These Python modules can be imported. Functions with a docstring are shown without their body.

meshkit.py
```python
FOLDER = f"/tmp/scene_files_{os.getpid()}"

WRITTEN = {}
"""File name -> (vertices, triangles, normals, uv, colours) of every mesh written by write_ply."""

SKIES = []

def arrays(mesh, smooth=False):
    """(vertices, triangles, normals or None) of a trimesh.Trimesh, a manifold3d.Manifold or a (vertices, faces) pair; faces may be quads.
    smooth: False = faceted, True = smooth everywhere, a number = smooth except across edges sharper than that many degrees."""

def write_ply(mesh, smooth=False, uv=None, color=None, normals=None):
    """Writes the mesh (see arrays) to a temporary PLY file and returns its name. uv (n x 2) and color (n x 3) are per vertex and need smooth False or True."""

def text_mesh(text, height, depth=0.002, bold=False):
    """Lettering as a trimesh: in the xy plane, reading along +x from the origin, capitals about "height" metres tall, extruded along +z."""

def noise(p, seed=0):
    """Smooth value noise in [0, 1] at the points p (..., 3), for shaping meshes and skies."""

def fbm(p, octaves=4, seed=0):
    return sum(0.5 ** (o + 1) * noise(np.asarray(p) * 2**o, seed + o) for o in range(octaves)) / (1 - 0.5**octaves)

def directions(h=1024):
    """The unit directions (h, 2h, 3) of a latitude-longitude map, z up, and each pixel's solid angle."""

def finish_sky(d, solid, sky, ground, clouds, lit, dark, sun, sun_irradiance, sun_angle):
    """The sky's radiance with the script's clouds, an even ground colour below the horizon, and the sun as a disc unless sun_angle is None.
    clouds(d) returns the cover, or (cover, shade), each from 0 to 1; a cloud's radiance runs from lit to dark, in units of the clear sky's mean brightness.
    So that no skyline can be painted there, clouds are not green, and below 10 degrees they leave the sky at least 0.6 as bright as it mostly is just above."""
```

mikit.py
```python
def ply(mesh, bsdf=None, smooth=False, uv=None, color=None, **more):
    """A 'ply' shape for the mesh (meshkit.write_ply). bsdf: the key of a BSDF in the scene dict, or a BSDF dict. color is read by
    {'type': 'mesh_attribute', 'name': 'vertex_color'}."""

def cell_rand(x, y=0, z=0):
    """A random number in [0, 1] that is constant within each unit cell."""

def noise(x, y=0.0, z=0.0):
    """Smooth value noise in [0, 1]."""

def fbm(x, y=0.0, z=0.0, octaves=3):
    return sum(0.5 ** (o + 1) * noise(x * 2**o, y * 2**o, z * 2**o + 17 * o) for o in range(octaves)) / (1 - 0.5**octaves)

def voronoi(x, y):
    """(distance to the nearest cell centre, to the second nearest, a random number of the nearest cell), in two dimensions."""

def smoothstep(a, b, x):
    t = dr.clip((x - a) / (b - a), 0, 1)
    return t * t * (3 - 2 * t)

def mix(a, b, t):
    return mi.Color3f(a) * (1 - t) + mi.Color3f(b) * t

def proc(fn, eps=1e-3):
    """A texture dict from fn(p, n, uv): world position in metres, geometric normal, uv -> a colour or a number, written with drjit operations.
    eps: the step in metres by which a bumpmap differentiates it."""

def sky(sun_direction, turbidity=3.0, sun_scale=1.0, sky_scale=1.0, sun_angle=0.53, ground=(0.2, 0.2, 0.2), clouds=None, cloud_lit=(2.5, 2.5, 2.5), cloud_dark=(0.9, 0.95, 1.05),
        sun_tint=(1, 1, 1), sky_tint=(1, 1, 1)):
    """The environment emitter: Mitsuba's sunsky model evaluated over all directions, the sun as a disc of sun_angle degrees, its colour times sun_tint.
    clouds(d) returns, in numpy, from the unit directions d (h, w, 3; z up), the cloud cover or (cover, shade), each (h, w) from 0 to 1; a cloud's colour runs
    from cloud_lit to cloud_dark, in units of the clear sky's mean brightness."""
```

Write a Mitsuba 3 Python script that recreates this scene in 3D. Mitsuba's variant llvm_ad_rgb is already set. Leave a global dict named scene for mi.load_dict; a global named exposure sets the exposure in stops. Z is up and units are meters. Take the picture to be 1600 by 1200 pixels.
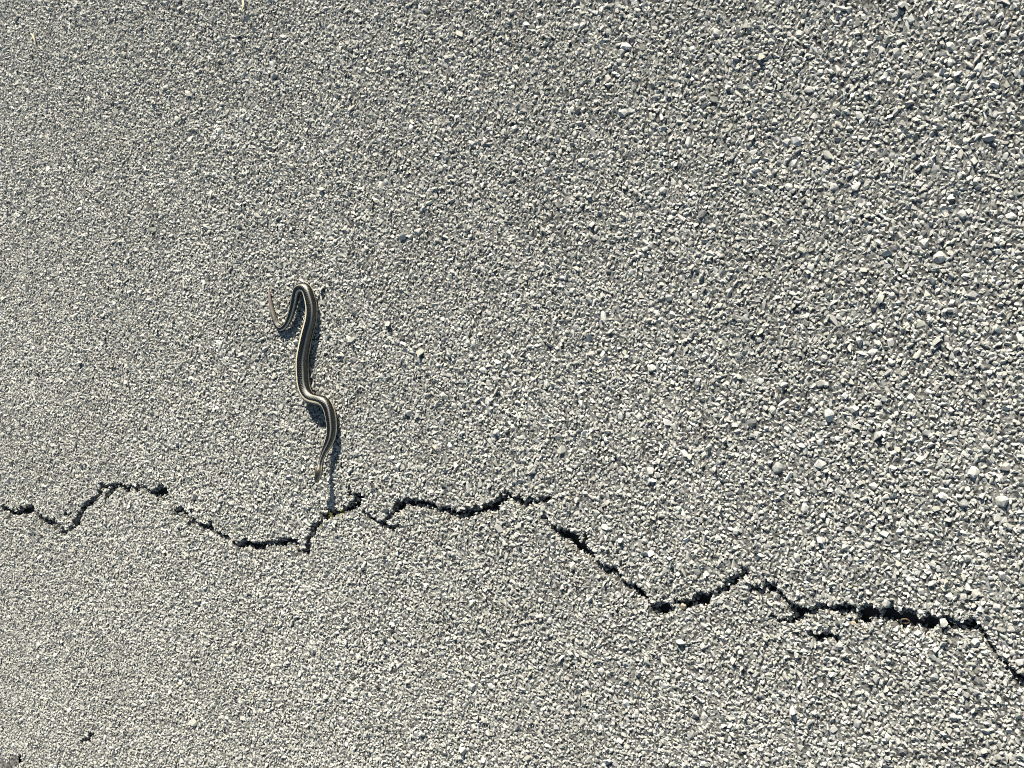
import math, numpy as np, trimesh, shapely, mitsuba as mi, drjit as dr, mikit, meshkit
from shapely.geometry import Polygon, LineString, Point, box
from shapely.ops import unary_union
from scipy.spatial import cKDTree, ConvexHull
from mikit import proc, noise, fbm, smoothstep, mix

T = mi.ScalarTransform4f
scene, labels = {}, {}
rng = np.random.default_rng(7)

# ------------------------------------------------------------------ camera, sky, exposure
FOV, TILT, ROLL, DIST = 48.0, math.radians(36.0), math.radians(6.0), 1.80
CAM = np.array([0.0, 0.0, DIST * math.cos(TILT)])
D = np.array([0.0, math.sin(TILT), -math.cos(TILT)])              # viewing direction
R0 = -np.array([0.0, math.cos(TILT), math.sin(TILT)])             # the phone was held sideways: the far side is at the left of the picture
N0 = np.cross(D, R0)
R = math.cos(ROLL) * R0 + math.sin(ROLL) * N0
N = np.cross(D, R)                                                # picture down
FPX = 800.0 / math.tan(math.radians(FOV / 2))
scene['camera'] = {'type': 'perspective', 'fov': FOV, 'fov_axis': 'x', 'near_clip': 0.05, 'far_clip': 2000.0,
                   'to_world': T().look_at(origin=CAM.tolist(), target=(CAM + D).tolist(), up=(-N).tolist())}
SUN_EL, SUN_AZ = math.radians(27.0), math.radians(-1.0)
SUN = [math.cos(SUN_EL) * math.cos(SUN_AZ), math.cos(SUN_EL) * math.sin(SUN_AZ), math.sin(SUN_EL)]
scene['sky'] = mikit.sky(SUN, turbidity=2.5, sky_scale=0.40, sun_tint=(0.832, 1.0, 1.29), sky_tint=(1.10, 1.0, 0.86))
exposure = 3.2


def at(x, y, z=0.0):
    """The point of the plane at height z that is seen at a pixel of the 1600 x 1200 photograph."""
    d = D * FPX + R * (x - 800.0) + N * (y - 600.0)
    return CAM + d * ((z - CAM[2]) / d[2])


def depth(p):
    return float(np.dot(np.asarray(p) - CAM, D))


def metres(px, p):
    return px * depth(p) / FPX


# ------------------------------------------------------------------ materials
def twosided(b):
    return {'type': 'twosided', 'bsdf': b}


def principled(color, rough=0.9, spec=0.3, **more):
    return twosided({'type': 'principled', 'base_color': color, 'roughness': rough, 'specular': spec, **more})


VC = {'type': 'mesh_attribute', 'name': 'vertex_color'}
scene['chip_material'] = twosided({'type': 'diffuse', 'reflectance': VC})


def binder_color(p, n, uv):
    a = fbm(p.x * 60, p.y * 60, p.z * 60, octaves=3)
    b = noise(p.x * 420, p.y * 420, p.z * 420)
    far = smoothstep(1.7, 1.85, dr.maximum(dr.abs(p.x), dr.abs(p.y - 1.5) + 0.3 - 0.3 * dr.select(p.y > 1.5, 1.0, 0.0)))   # past the built chips the sheet itself has the chips' colour
    k = smoothstep(0.25, 0.8, 0.5 * a + 0.5 * b)
    return mix(mix((0.06, 0.06, 0.06), (0.22, 0.22, 0.213), k), mix((0.20, 0.20, 0.195), (0.42, 0.42, 0.41), k), far)


def binder_relief(p, n, uv):
    return fbm(p.x * 170, p.y * 170, p.z * 170, octaves=3)


scene['binder_material'] = {'type': 'bumpmap', 'arbitrary': proc(binder_relief, eps=8e-4), 'scale': 0.004,
                            'bsdf': twosided({'type': 'diffuse', 'reflectance': proc(binder_color)})}


def crack_color(p, n, uv):
    a = fbm(p.x * 90, p.y * 90, p.z * 90, octaves=3)
    return mix((0.05, 0.05, 0.05), (0.15, 0.145, 0.135), a)


scene['crack_material'] = twosided({'type': 'diffuse', 'reflectance': proc(crack_color)})


# ------------------------------------------------------------------ stones: angular chips
def chip_variant(r, n=11, low=-0.25, full=False, base=5):
    """A random angular convex chip of about unit radius; the faces that lie in the binder are left out."""
    p = r.normal(size=(n, 3))
    p /= np.linalg.norm(p, axis=1, keepdims=True)
    if not full:
        p[:, 2] = np.where(p[:, 2] < low, -p[:, 2], p[:, 2])
    p *= r.uniform(0.78, 1.12, (n, 1))
    if not full:
        k = base
        a = np.arange(k) * 2 * math.pi / k + r.uniform(-0.4, 0.4, k)
        rad = r.uniform(0.8, 1.1, k)
        p = np.vstack([p, np.stack([rad * np.cos(a), rad * np.sin(a), np.full(k, -0.55)], 1)])
    h = ConvexHull(p)
    f, nn = h.simplices.copy(), h.equations[:, :3]
    flip = np.einsum('ij,ij->i', np.cross(p[f[:, 1]] - p[f[:, 0]], p[f[:, 2]] - p[f[:, 0]]), nn) < 0
    f[flip] = f[flip][:, ::-1]
    if not full:
        f = f[nn[:, 2] > -0.75]
    used = np.unique(f)
    back = np.full(len(p), -1)
    back[used] = np.arange(len(used))
    return p[used], back[f]


VR = np.random.default_rng(3)
CHIPS = [chip_variant(VR, int(VR.integers(5, 8)), base=4) for _ in range(40)]
SMALL = [chip_variant(VR, 4, base=4) for _ in range(12)]
ROUGH = [chip_variant(VR, 12, full=True) for _ in range(24)]


def chip_colors(n, r, base=0.42):
    g = base * np.exp(r.normal(0, 0.15, n))
    pale = r.random(n)
    g = np.where(pale > 0.97, g * 1.25, np.where(pale < 0.05, g * 0.65, g))
    tint = np.stack([1.0 + r.normal(0.005, 0.018, n), np.ones(n), 0.965 + r.normal(0, 0.028, n)], 1)
    warm = (r.random(n) < 0.0004)[:, None]
    tint = np.where(warm, [1.18, 1.0, 0.76], tint)
    return np.clip(g[:, None] * tint, 0.02, 0.75)


def chip_mesh(pos, rad, col, r, kinds, flat=(0.44, 0.80), tilt=0.37):
    """All chips as one mesh: (vertices, faces, colours)."""
    n = len(pos)
    which = r.integers(0, len(kinds), n)
    az = r.uniform(0, 2 * math.pi, n)
    tx, ty = r.normal(0, tilt, n), r.normal(0, tilt, n)
    sx, sy, sz = rad * r.uniform(0.8, 1.5, n), rad * r.uniform(0.6, 1.0, n), rad * r.uniform(*flat, n)
    V, F, C, at_ = [], [], [], 0
    for k, (p, f) in enumerate(kinds):
        i = np.nonzero(which == k)[0]
        if not len(i):
            continue
        q = p[None] * np.stack([sx[i], sy[i], sz[i]], 1)[:, None]
        ca, sa = np.cos(az[i])[:, None], np.sin(az[i])[:, None]
        x, y, z = q[..., 0] * ca - q[..., 1] * sa, q[..., 0] * sa + q[..., 1] * ca, q[..., 2]
        z2 = z + x * tx[i][:, None] + y * ty[i][:, None]
        v = np.stack([x, y, z2], -1) + pos[i][:, None]
        V.append(v.reshape(-1, 3))
        F.append((f[None] + (np.arange(len(i)) * len(p))[:, None, None] + at_).reshape(-1, 3))
        C.append(np.repeat(col[i], len(p), 0))
        at_ += len(i) * len(p)
    return np.vstack(V), np.vstack(F), np.vstack(C)


def scatter(x0, y0, x1, y1, step, r):
    """Chip centres: a jittered hexagonal grid."""
    nx, ny = int((x1 - x0) / step), int((y1 - y0) / (step * 0.866))
    gx, gy = np.meshgrid(np.arange(nx), np.arange(ny), indexing='ij')
    p = np.stack([x0 + (gx + 0.5 * (gy % 2)) * step, y0 + gy * step * 0.866], -1).reshape(-1, 2)
    return p + r.uniform(-0.46, 0.46, p.shape) * step


# ------------------------------------------------------------------ the crack: its course, read as pixels on the road surface, with its width
C1 = [(-420, 770, 5), (-300, 822, 8), (-190, 776, 7), (-120, 812, 7), (-60, 800, 7), (-20, 790, 7), (0, 794, 6), (8, 798, 6), (16, 803, 7), (30, 804, 8), (40, 798, 9), (49, 794, 8), (54, 802, 2), (60, 808, 4), (72, 815, 8), (84, 818, 8), (94, 826, 5),
      (104, 834, 4), (114, 826, 5), (120, 810, 9), (128, 804, 8), (134, 790, 4), (148, 782, 6), (158, 768, 6), (168, 761, 7), (180, 758, 6), (192, 763, 7), (210, 761, 8), (228, 765, 5),
      (238, 772, 8), (246, 771, 17), (256, 776, 14), (262, 784, 3), (268, 792, 3), (274, 798, 6), (284, 801, 8), (300, 812, 4), (308, 819, 4), (316, 826, 6), (330, 826, 9), (340, 832, 7), (354, 841, 5),
      (368, 850, 5), (380, 857, 5), (386, 850, 10), (396, 852, 8), (404, 852, 8), (420, 849, 8), (436, 853, 9), (450, 847, 9), (462, 850, 6), (470, 858, 5), (478, 866, 4)]
C2 = [(478, 868, 4), (482, 848, 5), (488, 828, 6), (498, 818, 5), (508, 808, 8), (514, 802, 9), (524, 803, 6), (534, 801, 7), (546, 792, 6), (560, 787, 6), (564, 781, 5), (561, 773, 8), (549, 772, 4), (544, 758, 2)]
C3 = [(566, 798, 2), (572, 804, 4), (584, 811, 6), (594, 819, 7), (602, 822, 7), (611, 826, 5), (624, 821, 2)]
C4 = [(602, 816, 3), (611, 806, 4), (620, 795, 7), (634, 785, 10), (644, 790, 9), (660, 789, 7), (678, 794, 7), (692, 798, 7), (712, 803, 9), (728, 804, 9), (744, 799, 8), (758, 793, 9), (770, 792, 9),
      (784, 783, 9), (798, 779, 10), (816, 783, 10), (836, 786, 9), (852, 780, 5), (860, 776, 3), (852, 790, 2)]
C5 = [(846, 806, 3), (852, 812, 3), (864, 826, 6), (878, 838, 11), (894, 846, 12), (910, 856, 10), (924, 874, 6), (932, 880, 6), (940, 885, 10), (954, 889, 12), (966, 898, 8), (974, 908, 8), (984, 918, 12), (994, 924, 10),
      (1006, 934, 8), (1018, 946, 8), (1028, 954, 10), (1042, 954, 13), (1058, 945, 9), (1074, 945, 9), (1088, 938, 10), (1104, 934, 10), (1120, 926, 9), (1126, 923, 8), (1140, 912, 8), (1150, 906, 9), (1164, 896, 8),
      (1170, 890, 3)]
C6 = [(1166, 912, 3), (1172, 920, 7), (1182, 922, 12), (1200, 923, 13), (1212, 924, 8), (1224, 934, 4), (1234, 947, 4), (1246, 956, 10), (1252, 966, 10), (1258, 958, 5), (1272, 951, 7), (1288, 945, 9), (1304, 952, 7),
      (1318, 958, 11), (1340, 957, 15), (1360, 956, 15), (1376, 960, 13), (1392, 964, 19), (1408, 967, 19), (1424, 969, 15), (1436, 972, 18), (1450, 978, 20), (1464, 975, 15), (1480, 974, 11), (1500, 975, 16), (1516, 979, 12),
      (1532, 984, 9), (1540, 994, 5), (1552, 1010, 5), (1562, 1026, 3), (1568, 1036, 2), (1574, 1044, 6), (1582, 1051, 12), (1592, 1058, 13), (1604, 1066, 12), (1640, 1090, 10), (1720, 1130, 8), (1800, 1150, 9), (1880, 1220, 5)]
TWIGS = [[(917, 832, 2), (918, 846, 6), (912, 854, 5)], [(1046, 940, 3), (1040, 950, 6)], [(1346, 962, 8), (1350, 976, 10), (1347, 984, 6)], [(1262, 988, 2), (1270, 994, 6), (1282, 1000, 8), (1294, 996, 6), (1308, 998, 9), (1314, 1001, 3)],
         [(1214, 968, 3), (1228, 970, 6), (1246, 966, 8)], [(1202, 958, 2), (1208, 962, 5), (1214, 966, 3)], [(1088, 945, 6), (1106, 948, 8)], [(1452, 978, 12), (1452, 990, 5)], [(1474, 978, 8), (1478, 994, 4)],
         [(100, 802, 2), (106, 806, 4), (112, 808, 3)], [(176, 764, 3), (168, 776, 3), (166, 788, 2)], [(-30, 1186, 8), (2, 1192, 9), (14, 1196, 8), (22, 1186, 7), (34, 1188, 9)], [(126, 1160, 2), (140, 1155, 3), (146, 1144, 4)],
         [(1556, 1010, 3), (1540, 1008, 3)], [(292, 818, 3), (302, 813, 3)], [(1120, 928, 4), (1128, 916, 3)], [(556, 786, 5), (552, 794, 3)], [(904, 845, 2), (926, 866, 2)], [(560, 772, 6), (570, 776, 3)]]


def crack_polygon(line, r, seed):
    pts = np.array([at(x, y)[:2] for x, y, _ in line])
    wid = np.array([metres(w * 1.32 + 4.0, at(x, y)) for x, y, w in line])
    s = np.r_[0, np.cumsum(np.linalg.norm(np.diff(pts, axis=0), axis=1))]
    m = max(6, int(s[-1] / 0.0022))
    q = np.linspace(0, s[-1], m)
    p = np.stack([np.interp(q, s, pts[:, 0]), np.interp(q, s, pts[:, 1])], 1)
    w = np.interp(q, s, wid)
    t = np.gradient(p, axis=0)
    t /= np.linalg.norm(t, axis=1, keepdims=True) + 1e-12
    nrm = np.stack([-t[:, 1], t[:, 0]], 1)

    def wob(k):
        return meshkit.fbm(np.stack([q * 120, q * 0 + seed + k, q * 0], 1), 3, seed=5) - 0.5
    a = np.maximum(0.5 * w * (1 + 2.8 * wob(0.3)), 0.0005)
    b = np.maximum(0.5 * w * (1 + 2.8 * wob(9.7)), 0.0005)
    mid = p + nrm * (0.009 * wob(21.1))[:, None]
    quads = []
    for i in range(m - 1):
        g = Polygon([mid[i] + nrm[i] * a[i], mid[i + 1] + nrm[i + 1] * a[i + 1], mid[i + 1] - nrm[i + 1] * b[i + 1], mid[i] - nrm[i] * b[i]]).convex_hull
        quads.append(g.buffer(0.0004, join_style=2))
    return unary_union(quads)


CRACK = unary_union([crack_polygon(c, rng, 3 + 11 * i) for i, c in enumerate([C1, C2, C3, C4, C5, C6] + TWIGS)])
CRACK = CRACK.buffer(0.0008).buffer(-0.0008).simplify(0.0002)
CRACKS = [g for g in getattr(CRACK, 'geoms', [CRACK]) if g.area > 2e-6]
CRACK = unary_union(CRACKS)

# the road: one sheet that reaches the horizon, with the crack cut out of it
core = box(-1.6, -1.2, 1.6, 2.6)
inner = core.difference(CRACK)
TILE = 0.2
V2, F2, n2 = [], [], 0
for g in [box(-600, -600, 600, 600).difference(core)] + list(getattr(inner, 'geoms', [inner])):
    v, f = trimesh.creation.triangulate_polygon(g, engine='earcut')
    V2.append(np.c_[v, np.zeros(len(v))])
    F2.append(f + n2)
    n2 += len(v)
V2, F2 = np.vstack(V2), np.vstack(F2)
up = np.cross(V2[F2[:, 1]] - V2[F2[:, 0]], V2[F2[:, 2]] - V2[F2[:, 0]])[:, 2] < 0
F2[up] = F2[up][:, ::-1]
scene['road'] = mikit.ply((V2, F2), 'binder_material')
labels['road'] = {'label': 'weathered pale grey asphalt road with a jagged crack running across it', 'kind': 'structure'}

# walls and floor of the crack
V3, F3, n3 = [], [], 0
edge_pts, edge_nrm = [], []
for g in CRACKS:
    for ring in [g.exterior, *g.interiors]:
        L = ring.length
        m = max(6, int(L / 0.0025))
        p = np.array([ring.interpolate(k * L / m).coords[0] for k in range(m)])
        t = np.roll(p, -1, 0) - np.roll(p, 1, 0)
        nrm = np.stack([t[:, 1], -t[:, 0]], 1)
        nrm /= np.linalg.norm(nrm, axis=1, keepdims=True) + 1e-12
        probe = shapely.contains_xy(g, *(p + nrm * 0.0003).T)
        if probe.mean() > 0.5:
            nrm = -nrm                                            # points into the road
        edge_pts.append(p)
        edge_nrm.append(nrm)
        zs, ins = [0.0, -0.003, -0.010, -0.018, -0.027], [0.0, -0.0012, -0.0022, -0.0022, -0.001]
        for k, z in enumerate(zs):
            j = ins[k] + (meshkit.fbm(np.c_[p * 260, np.full(m, z * 260)], 2, seed=9) - 0.45) * 0.004 * (k > 0)
            V3.append(np.c_[p + nrm * j[:, None], np.full(m, z) + (k > 0) * rng.normal(0, 0.0006, m)])
        for k in range(len(zs) - 1):
            i = np.arange(m)
            a, b = n3 + k * m + i, n3 + k * m + (i + 1) % m
            F3.append(np.vstack([np.stack([a, b, b + m], 1), np.stack([a, b + m, a + m], 1)]))
        n3 += m * len(zs)
    for h in [g.buffer(0.004)]:
        for hh in getattr(h, 'geoms', [h]):
            v, f = trimesh.creation.triangulate_polygon(hh, engine='earcut')
            V3.append(np.c_[v, np.full(len(v), -0.025)])
            F3.append(f + n3)
            n3 += len(v)
scene['road__crack'] = mikit.ply((np.vstack(V3), np.vstack(F3)), 'crack_material')
labels['road__crack'] = {'label': 'dark jagged crack zigzagging across the asphalt below the snake'}
edge_pts, edge_nrm = np.vstack(edge_pts), np.vstack(edge_nrm)

# ------------------------------------------------------------------ larger stones of the asphalt that can be picked apart: parts of the road
# (pixel, size across and down in pixels, turn in degrees, tone) as the photograph shows them
KNOWN = [(804, 199, 12, 11, 0, 'white'), (643, 199, 10, 14, 10, 'white'), (974, 177, 19, 12, 0, 'pale'), (1000, 231, 12, 10, 0, 'pale'), (603, 285, 11, 9, 0, 'pale'), (654, 362, 20, 9, 10, 'pale'), (731, 240, 9, 9, 0, 'white'),
         (1418, 42, 7, 22, 15, 'white'), (1204, 65, 13, 11, 0, 'pale'), (1400, 82, 17, 15, 0, 'pale'), (1484, 98, 15, 12, 0, 'white'), (1530, 105, 17, 16, 0, 'white'), (1486, 73, 18, 14, 0, 'pale'), (1416, 117, 17, 13, 0, 'grey'),
         (1308, 105, 8, 22, 20, 'pale'), (1241, 94, 13, 10, 0, 'white'), (1428, 143, 16, 14, 0, 'pale'), (1343, 180, 14, 12, 0, 'white'), (1075, 222, 13, 16, 0, 'white'), (1241, 255, 13, 12, 0, 'white'), (1336, 271, 14, 11, 0, 'white'),
         (1115, 355, 15, 12, 0, 'pale'), (1444, 380, 18, 13, 0, 'white'), (1467, 402, 26, 20, 0, 'pale'), (1504, 334, 20, 15, 0, 'pale'), (1579, 338, 24, 11, -15, 'white'), (1444, 366, 12, 12, 0, 'dark'), (1358, 357, 12, 12, 0, 'grey'),
         (1287, 348, 9, 15, 0, 'grey'), (642, 427, 7, 13, -20, 'white'), (899, 511, 13, 14, 0, 'grey'), (943, 496, 13, 17, 15, 'white'), (831, 459, 11, 10, 0, 'white'), (740, 537, 11, 10, 0, 'white'), (710, 634, 11, 10, 0, 'pale'),
         (731, 760, 10, 18, 15, 'pale'), (750, 758, 13, 13, 0, 'grey'), (1018, 574, 18, 12, 0, 'white'), (1085, 462, 14, 11, 0, 'white'), (999, 651, 13, 12, 0, 'pale'), (831, 670, 9, 9, 0, 'dark'), (765, 716, 10, 9, 0, 'pale'),
         (1194, 477, 9, 17, 0, 'grey'), (1192, 435, 11, 9, 0, 'white'), (1365, 512, 15, 13, 0, 'white'), (1267, 417, 15, 14, 0, 'pale'), (1392, 535, 13, 15, 0, 'pale'), (1222, 531, 9, 15, 0, 'grey'), (1423, 620, 15, 13, 0, 'white'),
         (1371, 629, 15, 13, 30, 'white'), (1295, 648, 22, 17, -20, 'white'), (1267, 641, 13, 12, 0, 'white'), (1175, 661, 20, 13, 10, 'dark'), (1437, 717, 15, 12, 0, 'white'), (1365, 759, 15, 12, 0, 'white'), (1281, 725, 22, 15, 0, 'pale'),
         (1257, 794, 15, 14, 0, 'white'), (1521, 738, 20, 15, 0, 'white'), (1474, 776, 16, 12, 20, 'white'), (1215, 731, 24, 18, 0, 'grey'), (1565, 783, 24, 17, 0, 'pale'), (1594, 529, 14, 18, 30, 'white'), (1227, 627, 7, 26, -50, 'white'),
         (1384, 943, 14, 12, 0, 'pale'), (1438, 956, 12, 9, 0, 'pale'), (1484, 932, 13, 12, 0, 'white'), (1434, 989, 13, 10, 0, 'white'), (1538, 1018, 15, 11, -20, 'white'), (1524, 1004, 20, 14, 40, 'pale'), (1432, 1067, 15, 13, 0, 'grey'),
         (343, 205, 13, 10, 0, 'white'), (380, 183, 10, 8, 0, 'white'), (345, 540, 10, 14, 0, 'pale'), (346, 552, 9, 12, 0, 'pale'), (1474, 974, 13, 12, 0, 'pale'), (900, 40, 13, 12, 0, 'pale'), (1462, 265, 15, 15, 0, 'grey'), (1520, 460, 20, 13, 0, 'grey'),
         (1180, 300, 13, 12, 0, 'pale'), (1090, 600, 14, 12, 0, 'grey'), (940, 1050, 14, 12, 0, 'pale'), (1100, 1120, 14, 12, 0, 'pale'), (1340, 1130, 16, 14, 0, 'grey'), (1490, 1120, 17, 14, 0, 'pale'), (700, 1000, 12, 10, 0, 'white'),
         (860, 970, 12, 9, 0, 'pale'), (767, 1072, 12, 9, 0, 'white'), (650, 1146, 13, 9, 0, 'white'), (1245, 870, 14, 12, 0, 'pale'), (1565, 900, 17, 14, 0, 'pale'), (1150, 830, 14, 11, 0, 'pale'), (258, 788, 14, 9, 0, 'pale'), (330, 836, 12, 9, 0, 'pale')]
TONES = {'white': (0.50, 0.50, 0.485), 'pale': (0.42, 0.42, 0.41), 'grey': (0.31, 0.312, 0.315), 'dark': (0.17, 0.172, 0.18), 'tan': (0.44, 0.36, 0.27)}


def tone_color(rgb):
    def fn(p, n, uv):
        return mi.Color3f(*rgb) * (0.72 + 0.5 * fbm(p.x * 500, p.y * 500, p.z * 500, octaves=2))
    return fn


for tone, rgb in TONES.items():
    scene[f'{tone}_stone_material'] = twosided({'type': 'diffuse', 'reflectance': proc(tone_color(rgb))})
SR = np.random.default_rng(41)
STONE_SHAPES = [mikit.ply(chip_variant(SR, 15, base=6)) for _ in range(14)]
stones = [(at(x, y), metres(a, at(x, y)) / 2, metres(b, at(x, y)) / 2 / 0.8, turn, tone) for x, y, a, b, turn, tone in KNOWN]
tries = 0
while len(stones) < 270 and tries < 4000:                          # the rest of the large stones lie about at random
    tries += 1
    x, y = SR.uniform(10, 1590), SR.uniform(10, 1190)
    p = at(x, y)
    r = SR.uniform(0.0046, 0.0068)
    if 2 * r * FPX / depth(p) < 10.5 or CRACK.distance(Point(p[0], p[1])) < 0.012 or min(np.hypot(*(p - q[0])[:2]) for q in stones) < 0.022 or (400 < x < 540 and 430 < y < 800):
        continue
    stones.append((p, r * SR.uniform(0.85, 1.2), r * SR.uniform(0.75, 1.0), SR.uniform(0, 180), str(SR.choice(['white', 'pale', 'pale', 'grey', 'grey', 'dark'], p=[.16, .25, .2, .2, .12, .07]))))
for k, (p, a, b, turn, tone) in enumerate(stones):
    key = 'road__stone' + (f'_{k:03d}' if k else '')
    m = min(a, b)
    scene[key] = {**STONE_SHAPES[int(SR.integers(0, len(STONE_SHAPES)))], 'bsdf': {'type': 'ref', 'id': f'{tone}_stone_material'},
                  'to_world': T().translate([p[0], p[1], m * SR.uniform(-0.25, 0.05)]).rotate([0, 0, 1], math.degrees(-ROLL) + turn).rotate([1, 0, 0], SR.normal(0, 9)).rotate([0, 1, 0], SR.normal(0, 9)).scale([b, a, m * SR.uniform(0.6, 0.9)])}
SP = np.array([q[0][:2] for q in stones])
SRAD = np.array([0.5 * (q[1] + q[2]) for q in stones])

# ------------------------------------------------------------------ the fine chips
corners = np.array([at(x, y)[:2] for x, y in ((0, 0), (1600, 0), (1600, 1200), (0, 1200))])
frame = Polygon(corners)
near = frame.buffer(0.03, join_style=2)
tiles = [(i, j) for i in range(-9, 9) for j in range(-3, 18)]
own = [t for t in tiles if near.intersects(box(t[0] * TILE, t[1] * TILE, (t[0] + 1) * TILE, (t[1] + 1) * TILE))]
CORE = unary_union([box(i * TILE, j * TILE, (i + 1) * TILE, (j + 1) * TILE) for i, j in own])
x0, y0, x1, y1 = CORE.bounds
STEP = 0.0049
P = scatter(x0, y0, x1, y1, STEP, rng)
P = P[shapely.contains_xy(CORE, P[:, 0], P[:, 1])]
shapely.prepare(CRACK)
P = P[~shapely.contains_xy(CRACK, P[:, 0], P[:, 1])]
ds, js = cKDTree(SP).query(P)
P = P[ds > SRAD[js] * 0.95]
size = 0.5 * STEP * np.exp(rng.normal(0.02, 0.22, len(P)))
big = rng.random(len(P)) < 0.03
size[big] *= rng.uniform(1.25, 1.6, big.sum())
# a large chip takes the place of its neighbours
tree = cKDTree(P)
keep = np.ones(len(P), bool)
for i in np.nonzero(big)[0]:
    if keep[i]:
        for j in tree.query_ball_point(P[i], size[i] * 1.15):
            if j != i:
                keep[j] = False
P, size = P[keep], size[keep]
tree = cKDTree(P)
rough = meshkit.fbm(np.c_[P * 9, np.zeros(len(P))], 3, seed=21)
lift = rng.normal(0.0, 0.24, len(P)) * (0.7 + 0.6 * rough)
de, ie = cKDTree(edge_pts).query(P)
z = size * np.clip(lift - 0.10, -0.6, 0.35) + 0.0022 * np.maximum(meshkit.fbm(np.c_[P * 55, np.zeros(len(P))], 2, seed=31) - 0.42, 0)
lip = de < 0.006
size = np.where(de < 0.0035, size * 0.9, size)
z = np.where(lip, np.maximum(z, -0.1 * size), z)
scuff = sum(np.exp(-((P - at(x_, y_)[:2]) ** 2 @ [1 / a_ ** 2, 1 / b_ ** 2])) for x_, y_, a_, b_ in ((343, 203, .022, .016), (380, 184, .012, .014), (342, 536, .016, .011), (347, 553, .016, .011), (1040, 572, .016, .012), (1435, 1010, .02, .02)))
tone = 0.92 + 0.5 * np.minimum(scuff, 1) + 0.24 * (meshkit.fbm(np.c_[P * 5, np.zeros(len(P))], 4, seed=4) - 0.5)
col = chip_colors(len(P), rng) * tone[:, None]
v, f, c = chip_mesh(np.c_[P, z], size * 1.30, col, rng, CHIPS)
open('/tmp/log.txt', 'w').write(f'chips {len(P)} triangles {len(f)} frame {frame.area} {CORE.bounds}')
scene['road__aggregate'] = mikit.ply((v, f), 'chip_material', color=c)
labels['road__aggregate'] = {'kind': 'stuff'}

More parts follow.
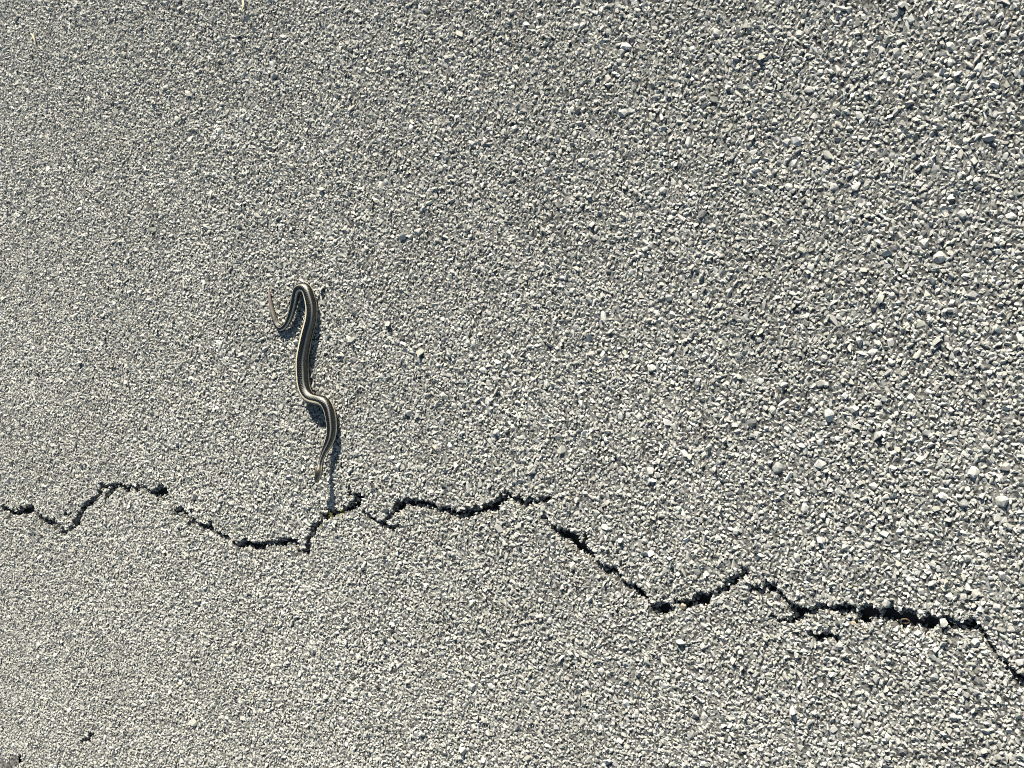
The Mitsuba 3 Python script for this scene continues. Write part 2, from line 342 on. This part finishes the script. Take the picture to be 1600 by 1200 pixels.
# the same surface goes on beyond the frame: one patch of chips laid tile by tile
PR = np.random.default_rng(19)
pp = scatter(0, 0, TILE, TILE, 0.0060, PR) - TILE / 2
ps = 0.003 * np.exp(PR.normal(0.02, 0.25, len(pp)))
pv, pf, pc = chip_mesh(np.c_[pp, ps * np.clip(PR.normal(-0.12, 0.3, len(pp)), -0.7, 0.45)], ps * 1.3, chip_colors(len(pp), PR), PR, SMALL)
scene['chip_patch'] = {'type': 'shapegroup', 'patch': mikit.ply((pv, pf), 'chip_material', color=pc)}
for k, (i, j) in enumerate(t for t in tiles if t not in own):
    scene[f'road__outer_aggregate__{k + 1:03d}'] = {'type': 'instance', 'group': {'type': 'ref', 'id': 'chip_patch'},
                                                    'to_world': T().translate([(i + 0.5) * TILE, (j + 0.5) * TILE, 0]).rotate([0, 0, 1], 90 * int(PR.integers(0, 4)))}
labels['road__outer_aggregate'] = {'kind': 'stuff'}

# broken stones along the walls and on the floor of the crack
ne = len(edge_pts)
width = np.full(ne, 0.016)                                         # the local width of the crack, looking across it
for t_ in np.arange(0.015, 0.001, -0.001):
    q_ = edge_pts - edge_nrm * t_
    width[~shapely.contains_xy(CRACK, q_[:, 0], q_[:, 1])] = t_
rep = np.repeat(np.arange(ne), 5)
inward = rng.uniform(-0.0020, 1, len(rep))
inward = np.where(inward < 0.3, rng.uniform(-0.0035, 0, len(rep)), np.abs(inward) ** 1.5 * np.minimum(0.34 * width[rep], 0.0055))
pos = edge_pts[rep] - edge_nrm[rep] * inward[:, None] + rng.normal(0, 0.0005, (len(rep), 2))
zz = np.where(inward < 0, rng.uniform(-0.0012, 0.0004, len(rep)), -0.0015 - 0.012 * rng.random(len(rep)) ** 1.3 - 1.1 * np.maximum(inward, 0))
gsz = np.minimum(rng.uniform(0.0012, 0.0036, len(rep)), 0.0006 + 0.22 * width[rep])
take = rng.random(len(rep)) < 0.6
pos, zz, gsz = pos[take], zz[take], gsz[take]
gv, gf, gc = chip_mesh(np.c_[pos, zz], gsz, chip_colors(len(pos), rng, 0.38), rng, ROUGH, flat=(0.7, 1.1))
scene['road__crack__grit'] = mikit.ply((gv, gf), 'chip_material', color=gc)
labels['road__crack__grit'] = {'kind': 'stuff'}

# ------------------------------------------------------------------ the snake
# pixel of the middle line, half width in pixels, lift in metres, roll of the back towards its own left in degrees
S = [(419.5, 452, 1.0, 0.002, 10), (421, 461, 2.0, 0.0015, 10), (422.7, 474, 2.8, 0.001, 10), (426.3, 488, 3.4, 0.0005, 12), (430.4, 501, 3.8, 0.0005, 12), (434.5, 509.5, 4.0, 0.001, 14), (439.5, 512.5, 4.3, 0.002, 15),
     (446, 508.5, 4.4, 0.003, 15), (453, 496, 5.2, 0.004, 16), (458.5, 478, 6.1, 0.004, 17), (462.5, 461.5, 6.9, 0.004, 22), (468.3, 450.5, 7.6, 0.003, 30), (476.5, 450.5, 8.2, 0.002, 38), (483, 462, 8.8, 0.001, 44),
     (486.3, 480, 9.2, 0, 50), (485.5, 498, 9.3, 0, 50), (481, 516, 9.4, 0, 50), (475.5, 540, 9.6, 0, 50), (472.2, 560, 9.8, 0, 50), (472, 580, 9.9, 0, 51), (473.4, 596, 9.8, 0.0005, 48), (476.6, 611, 9.5, 0.002, 52),
     (484, 621.5, 9.0, 0.004, 56), (495, 625.5, 8.6, 0.005, 56), (506, 628.5, 8.7, 0.004, 48), (513, 637, 8.8, 0.002, 38), (517, 651, 8.8, 0.001, 32), (518.8, 667, 8.4, 0.001, 30), (516.6, 684, 7.6, 0.003, 28),
     (511.4, 696.5, 6.5, 0.006, 24), (506.6, 707, 5.4, 0.010, 20), (503, 717, 4.7, 0.014, 16), (500.9, 725.5, 4.8, 0.017, 14)]
HEAD = [(499.6, 731.5, 6.0, 0.0185, 12), (498.4, 737, 6.9, 0.0195, 12), (497.4, 742, 6.6, 0.020, 12), (496.2, 746.6, 5.5, 0.020, 12), (495.2, 750, 4.0, 0.020, 12), (494.5, 752.4, 2.6, 0.020, 12), (494.2, 753.4, 0.8, 0.020, 12)]
ALL = np.array(S + HEAD)
from scipy.interpolate import PchipInterpolator, CubicSpline
knots = np.r_[0, np.cumsum(np.hypot(*np.diff(ALL[:, :2], axis=0).T))]
cr = np.array([metres(w, at(x, y)) for x, y, w, _, _ in ALL])
cz = cr * 0.93 + ALL[:, 3] + 0.0010
cp = np.array([at(x, y, z) for (x, y), z in zip(ALL[:, :2], cz)])
L = np.linspace(0, knots[-1], 1500)
path = CubicSpline(knots, cp)(L)
rad = PchipInterpolator(knots, cr)(L)
roll = np.radians(PchipInterpolator(knots, ALL[:, 4])(L))
arc = np.r_[0, np.cumsum(np.linalg.norm(np.diff(path, axis=0), axis=1))]
tan = np.gradient(path, axis=0)
tan /= np.linalg.norm(tan, axis=1, keepdims=True)
left = np.cross([0, 0, 1.0], tan)
left /= np.linalg.norm(left, axis=1, keepdims=True)
top = np.cross(tan, left)
NA = 96
ang = np.linspace(0, 2 * math.pi, NA, endpoint=False)             # 0 = the middle of the back, growing towards its own left
head_from = arc[np.searchsorted(L, knots[len(S) - 1])]
hs = np.clip((arc - head_from) / (arc[-1] - head_from), 0, 1)      # 0 at the neck, 1 at the snout
A, HS = np.meshgrid(ang, hs)
AS = arc[:, None] + 0 * A
RAD = rad[:, None] + 0 * A
dA = np.where(A > math.pi, A - 2 * math.pi, A)
aa = np.abs(dA)
# cross-section: belly flatter
hmask = np.clip(HS * 5, 0, 1) * np.clip((1 - HS) * 8, 0, 1)
neck = np.clip((AS - (head_from - 0.035)) / 0.03, 0, 1)
wide = 1 - 0.30 * neck + 0.14 * hmask
flatb = np.where(np.cos(A) < 0, 0.86, 1.0)
deep = flatb * (1 - 0.10 * hmask) * (1 + 0.08 * neck)
# keeled scales: 19 rows, offset from ring to ring
rows, pitch = 19, 0.0034
u = (dA / (2 * math.pi) * rows)
ring = AS / pitch
uu = u + 0.5 * (np.floor(ring) % 2)
fu, fr = uu - np.floor(uu) - 0.5, ring - np.floor(ring)
scale_h = np.clip(1 - (np.abs(fu) * 2) ** 2, 0, 1) * (1 - 0.85 * fr) + 0.55 * np.exp(-(fu / 0.10) ** 2) * (1 - 0.4 * fr)
on_back = np.clip((2.05 - aa) / 0.15, 0, 1) * np.clip((0.04 - HS) * 25, 0, 1)
plates = (1 - fr) * np.clip((aa - 2.1) / 0.15, 0, 1)
RR = RAD * (1 + 0.022 * scale_h * on_back + 0.012 * plates)
X, Z = RR * np.sin(A) * wide, RR * np.cos(A) * deep
cro, sro = np.cos(roll)[:, None], np.sin(roll)[:, None]
X2, Z2 = X * cro + Z * sro, Z * cro - X * sro
SV = path[:, None] + left[:, None] * X2[..., None] + top[:, None] * Z2[..., None]
# colours: black-brown flanks, pale stripe on the back, cream stripe on each side, grey belly
def lerp(a, b, t): return a + (b - a) * t[..., None]
nz = meshkit.fbm(np.stack([AS * 500, A * 6, A * 0], -1), 3, seed=3)
nz2 = meshkit.noise(np.stack([np.floor(ring) * 1.7, np.floor(uu) * 2.3, A * 0], -1), 8)
dark = np.array([0.0050, 0.0048, 0.0046]) * (0.6 + 0.8 * nz2)[..., None]
colr = dark
edge = fr * 0.0 + 1
back = np.clip((0.15 - aa) / 0.05, 0, 1)
side = np.clip((0.22 - np.abs(aa - 1.20)) / 0.05, 0, 1) * np.clip((AS - 0.045) / 0.04, 0.15, 1)
low = np.clip((aa - 1.42) / 0.10, 0, 1)
belly = np.clip((aa - 2.02) / 0.10, 0, 1)
colr = lerp(colr, np.array([0.011, 0.0105, 0.009]) * (0.7 + 0.6 * nz2)[..., None], low)
colr = lerp(colr, np.array([0.20, 0.193, 0.172]) * (0.8 + 0.4 * nz)[..., None], back)
colr = lerp(colr, np.array([0.58, 0.535, 0.40]) * (0.85 + 0.3 * nz)[..., None], side)
colr = lerp(colr, np.array([0.10, 0.10, 0.092]) * (0.8 + 0.4 * nz)[..., None], belly)
tailt = np.clip((0.060 - AS) / 0.045, 0, 1)
colr = lerp(colr, np.array([0.27, 0.22, 0.195]) * (0.7 + 0.6 * nz)[..., None], 0.8 * tailt * (1 - back * 0.5))
olive = np.array([0.085, 0.072, 0.050]) * (0.6 + 0.8 * nz)[..., None]
hb = np.clip(HS * 14 - 0.5, 0, 1)
colr = lerp(colr, olive, hb * (1 - 0.6 * side))
crown = np.clip((0.5 - np.abs(HS - 0.68)) * 4, 0, 1) * np.clip((0.75 - aa) * 4, 0, 1) * hb
colr = lerp(colr, np.array([0.016, 0.014, 0.011]) + 0 * colr, 0.75 * crown)
colr = lerp(colr, np.array([0.20, 0.17, 0.10]) + 0 * colr, hb * np.clip((aa - 1.75) * 5, 0, 1) * 0.8)
n, m = SV.shape[:2]
i, j = np.meshgrid(np.arange(n - 1), np.arange(m), indexing='ij')
q = np.stack([i * m + j, (i + 1) * m + j, (i + 1) * m + (j + 1) % m, i * m + (j + 1) % m], -1).reshape(-1, 4)
verts, cols = SV.reshape(-1, 3), colr.reshape(-1, 3)
faces = np.vstack([q[:, [0, 2, 1]], q[:, [0, 3, 2]]])
caps = []
for base, row, flip in ((0, 0, False), ((n - 1) * m, n - 1, True)):
    ctr = len(verts)
    verts = np.vstack([verts, SV[row].mean(0) + tan[row] * (0.0006 if flip else -0.0008)])
    cols = np.vstack([cols, cols[base:base + m].mean(0)])
    k = np.arange(m)
    t = np.stack([base + k, base + (k + 1) % m, np.full(m, ctr)], 1)
    caps.append(t)
faces = np.vstack([faces, *caps])
body = trimesh.Trimesh(verts, faces, process=False)
if body.volume < 0:
    body.invert()
scene['snake_skin'] = twosided({'type': 'blendbsdf', 'weight': 0.075, 'bsdf_0': {'type': 'diffuse', 'reflectance': VC},
                                'bsdf_1': {'type': 'roughconductor', 'material': 'none', 'distribution': 'beckmann', 'alpha': 0.26}})
scene['snake__body'] = mikit.ply(body, 'snake_skin', smooth=True, color=np.clip(cols, 0, 1))
labels['snake'] = {'label': 'slender dark snake with pale back stripe and cream side stripes curving on the road', 'category': 'snake'}
scene['eye_material'] = principled({'type': 'rgb', 'value': [0.012, 0.010, 0.008]}, rough=0.12, spec=0.6)
ie = np.searchsorted(hs, 0.70)
for s in (-1, 1):
    a = s * 1.22
    xx, zz_ = rad[ie] * math.sin(a) * 0.98, rad[ie] * math.cos(a) * 0.72 + 0.0006
    c_, s_ = math.cos(roll[ie]), math.sin(roll[ie])
    ctr = path[ie] + left[ie] * (xx * c_ + zz_ * s_) + top[ie] * (zz_ * c_ - xx * s_)
    e = trimesh.creation.icosphere(subdivisions=2, radius=0.0013)
    e.apply_translation(ctr)
    scene['snake__eye' + ('' if s < 0 else '_001')] = mikit.ply(e, 'eye_material', smooth=True)

# ------------------------------------------------------------------ small things: straw, weeds, leaf, pebbles
def add(key, mesh, bsdf, label, cat, group=None, smooth=40):
    scene[key] = mikit.ply(mesh, bsdf, smooth=smooth)
    labels[key] = {'label': label, 'category': cat, **({'group': group} if group else {})}


def strip(points, widths, thick):
    """A bent flat strip with thickness through 3-D points."""
    p = CubicSpline(np.arange(len(points)), np.array(points))(np.linspace(0, len(points) - 1, 14))
    w = np.interp(np.linspace(0, len(points) - 1, 14), np.arange(len(points)), widths)
    t = np.gradient(p, axis=0)
    s_ = np.cross(t, [0, 0, 1.0])
    s_ /= np.linalg.norm(s_, axis=1, keepdims=True) + 1e-12
    rows_ = []
    for a in np.linspace(0, 2 * math.pi, 9)[:-1]:
        rows_.append(p + s_ * (w / 2 * math.cos(a))[:, None] + np.array([0, 0, thick / 2 * math.sin(a)]))
    v = np.stack(rows_, 1).reshape(-1, 3)
    f = []
    for i in range(13):
        for k in range(8):
            a, b = i * 8 + k, i * 8 + (k + 1) % 8
            f += [[a, b, b + 8], [a, b + 8, a + 8]]
    v = np.vstack([v, p[0], p[-1]])
    for k in range(8):
        f += [[len(v) - 2, (k + 1) % 8, k], [len(v) - 1, 13 * 8 + k, 13 * 8 + (k + 1) % 8]]
    return trimesh.Trimesh(v, f, process=False)


def straw_color(p, n, uv):
    return mix((0.66, 0.62, 0.45), (0.50, 0.46, 0.31), noise(p.x * 900, p.y * 900))


scene['straw_material'] = principled(proc(straw_color), rough=0.55)
add('straw', strip([at(48, 52, .004), at(52, 58, .0055), at(55, 68, .004)], [.002, .0065, .003], .0016), 'straw_material', 'bent pale yellow straw scrap near the top left corner of the road', 'straw')
add('straw_001', strip([at(378, -4, .004), at(380, 8, .0055), at(377, 18, .004)], [.004, .006, .0025], .0016), 'straw_material', 'cream straw flake lying at the very top edge of the road', 'straw')
add('straw_002', strip([at(234, 228, .004), at(235, 233, .005), at(234, 238, .004)], [.002, .004, .0015], .0012), 'straw_material', 'tiny straw scrap up and left of the snake on bare road', 'straw')


def weed_color(p, n, uv):
    return mix((0.50, 0.46, 0.16), (0.30, 0.31, 0.10), noise(p.x * 500, p.y * 500, 3.0))


scene['weed_material'] = twosided({'type': 'principledthin', 'base_color': proc(weed_color), 'roughness': 0.6, 'diff_trans': 0.8}) if False else {'type': 'principledthin', 'base_color': proc(weed_color), 'roughness': 0.6, 'diff_trans': 0.7}
WR = np.random.default_rng(77)


def weed(x, y, n, size):
    """A sprig of small pointed leaves on short stems."""
    c = at(x, y, -0.002)
    v, f = [], []
    for _ in range(n):
        a, e, l = WR.uniform(0, 6.28), WR.uniform(0.4, 1.3), size * WR.uniform(0.6, 1.2)
        d = np.array([math.cos(a) * math.cos(e), math.sin(a) * math.cos(e), math.sin(e)])
        sd = np.cross(d, [0, 0, 1.0])
        sd /= np.linalg.norm(sd)
        o = c + np.array([*WR.normal(0, size * 0.22, 2), 0])
        w = l * WR.uniform(0.14, 0.22)
        dn = np.cross(sd, d) * l * 0.06
        k = len(v)
        v += [o, o + d * l * .45 + sd * w, o + d * l * .45 - sd * w, o + d * l * .5 + dn, o + d * l]
        f += [[k, k + 1, k + 3], [k, k + 3, k + 2], [k + 1, k + 4, k + 3], [k + 3, k + 4, k + 2]]
    return trimesh.Trimesh(np.array(v), f, process=False)


add('weed', weed(520, 806, 11, .0075), 'weed_material', 'yellow green weed sprig in the crack just below the shadow of the head', 'weed', smooth=False)
add('weed_001', weed(535, 799, 11, .0085), 'weed_material', 'yellow weed sprig in the crack, right of the one below the shadow', 'weed', smooth=False)
add('weed_002', weed(504, 821, 6, .006), 'weed_material', 'smallest yellowish weed on the lower lip of the crack', 'weed', smooth=False)


def leaf_color(p, n, uv):
    return mix((0.030, 0.038, 0.045), (0.07, 0.075, 0.07), noise(p.x * 300, p.y * 300))


scene['leaf_material'] = principled(proc(leaf_color), rough=0.35, spec=0.6)
a0, a1 = at(1477, 963, -0.001), at(1515, 975, -0.003)
ax = a1 - a0
ll = np.linalg.norm(ax)
ax /= ll
sd = np.array([-ax[1], ax[0], 0]) / np.hypot(ax[0], ax[1])
if sd[0] > 0:
    sd = -sd
gu, gv = np.meshgrid(np.linspace(0, 1, 18), np.linspace(-1, 1, 9), indexing='ij')
wd = 0.0062 * np.sin(math.pi * gu ** 0.85) ** 0.7
lv = a0 + ax * (gu * ll)[..., None] + sd * (gv * wd)[..., None] + np.array([0, 0, 1.0]) * (-0.003 * (1 - gv ** 2) - 0.002 * gv)[..., None]
lv = lv.reshape(-1, 3)
lf = [[i * 9 + j, (i + 1) * 9 + j, (i + 1) * 9 + j + 1, i * 9 + j + 1] for i in range(17) for j in range(8)]
lf = np.array(lf)
lf = np.vstack([lf[:, [0, 1, 2]], lf[:, [0, 2, 3]]])
lm = trimesh.Trimesh(np.vstack([lv, lv - [0, 0, 0.0005]]), np.vstack([lf, lf[:, ::-1] + len(lv)]), process=False)
add('leaf', lm, 'leaf_material', 'dark dry leaf lodged lengthwise in the wide right part of the crack', 'leaf')


def twig_color(p, n, uv):
    return mix((0.20, 0.13, 0.08), (0.10, 0.07, 0.05), noise(p.x * 700, p.y * 700))


scene['twig_material'] = principled(proc(twig_color), rough=0.6)
c = at(1415, 970, -0.002)
ring_pts = np.array([c + np.array([math.sin(t) * .003, math.cos(t) * .0052, .001 * math.sin(t) + .0015]) for t in np.linspace(0.2, 5.2, 26)])
cv, cf = [], []
for i, p in enumerate(ring_pts):
    tt = ring_pts[min(i + 1, 25)] - ring_pts[max(i - 1, 0)]
    tt /= np.linalg.norm(tt)
    e1 = np.cross(tt, [0.1, 0.2, 1.0])
    e1 /= np.linalg.norm(e1)
    e2 = np.cross(tt, e1)
    rr = .0010 * (1 - 0.5 * i / 25)
    cv += [p + rr * (math.cos(q_) * e1 + math.sin(q_) * e2) for q_ in np.arange(6) * math.pi / 3]
    if i:
        for k in range(6):
            b0, b1 = (i - 1) * 6 + k, (i - 1) * 6 + (k + 1) % 6
            cf += [[b0, b1, b1 + 6], [b0, b1 + 6, b0 + 6]]
add('twig', trimesh.Trimesh(np.array(cv), cf, process=False), 'twig_material', 'small curled brown twig in the widest part of the crack', 'twig')


def pebble(key, x, y, z, px, bsdf, label, seed):
    r_ = np.random.default_rng(seed)
    c = at(x, y, z)
    m = metres(px, c) / 2
    v, f = chip_variant(r_, 16, full=True)
    add(key, trimesh.Trimesh(v * [m * 1.15, m, m * 0.8] + c, f, process=False), bsdf, label, 'pebble', smooth=25)


pebble('pebble', 1168, 916, -0.001, 12, 'white_stone_material', 'white pebble at the peak of the crack right of its middle', 5)
pebble('pebble_001', 1335, 973, -0.002, 12, 'tan_stone_material', 'tan pebble in the crack beside the broken asphalt island', 6)
pebble('pebble_002', 1068, 947, -0.002, 11, 'tan_stone_material', 'tan pebble in the lowest dip of the crack near the bottom middle', 8)
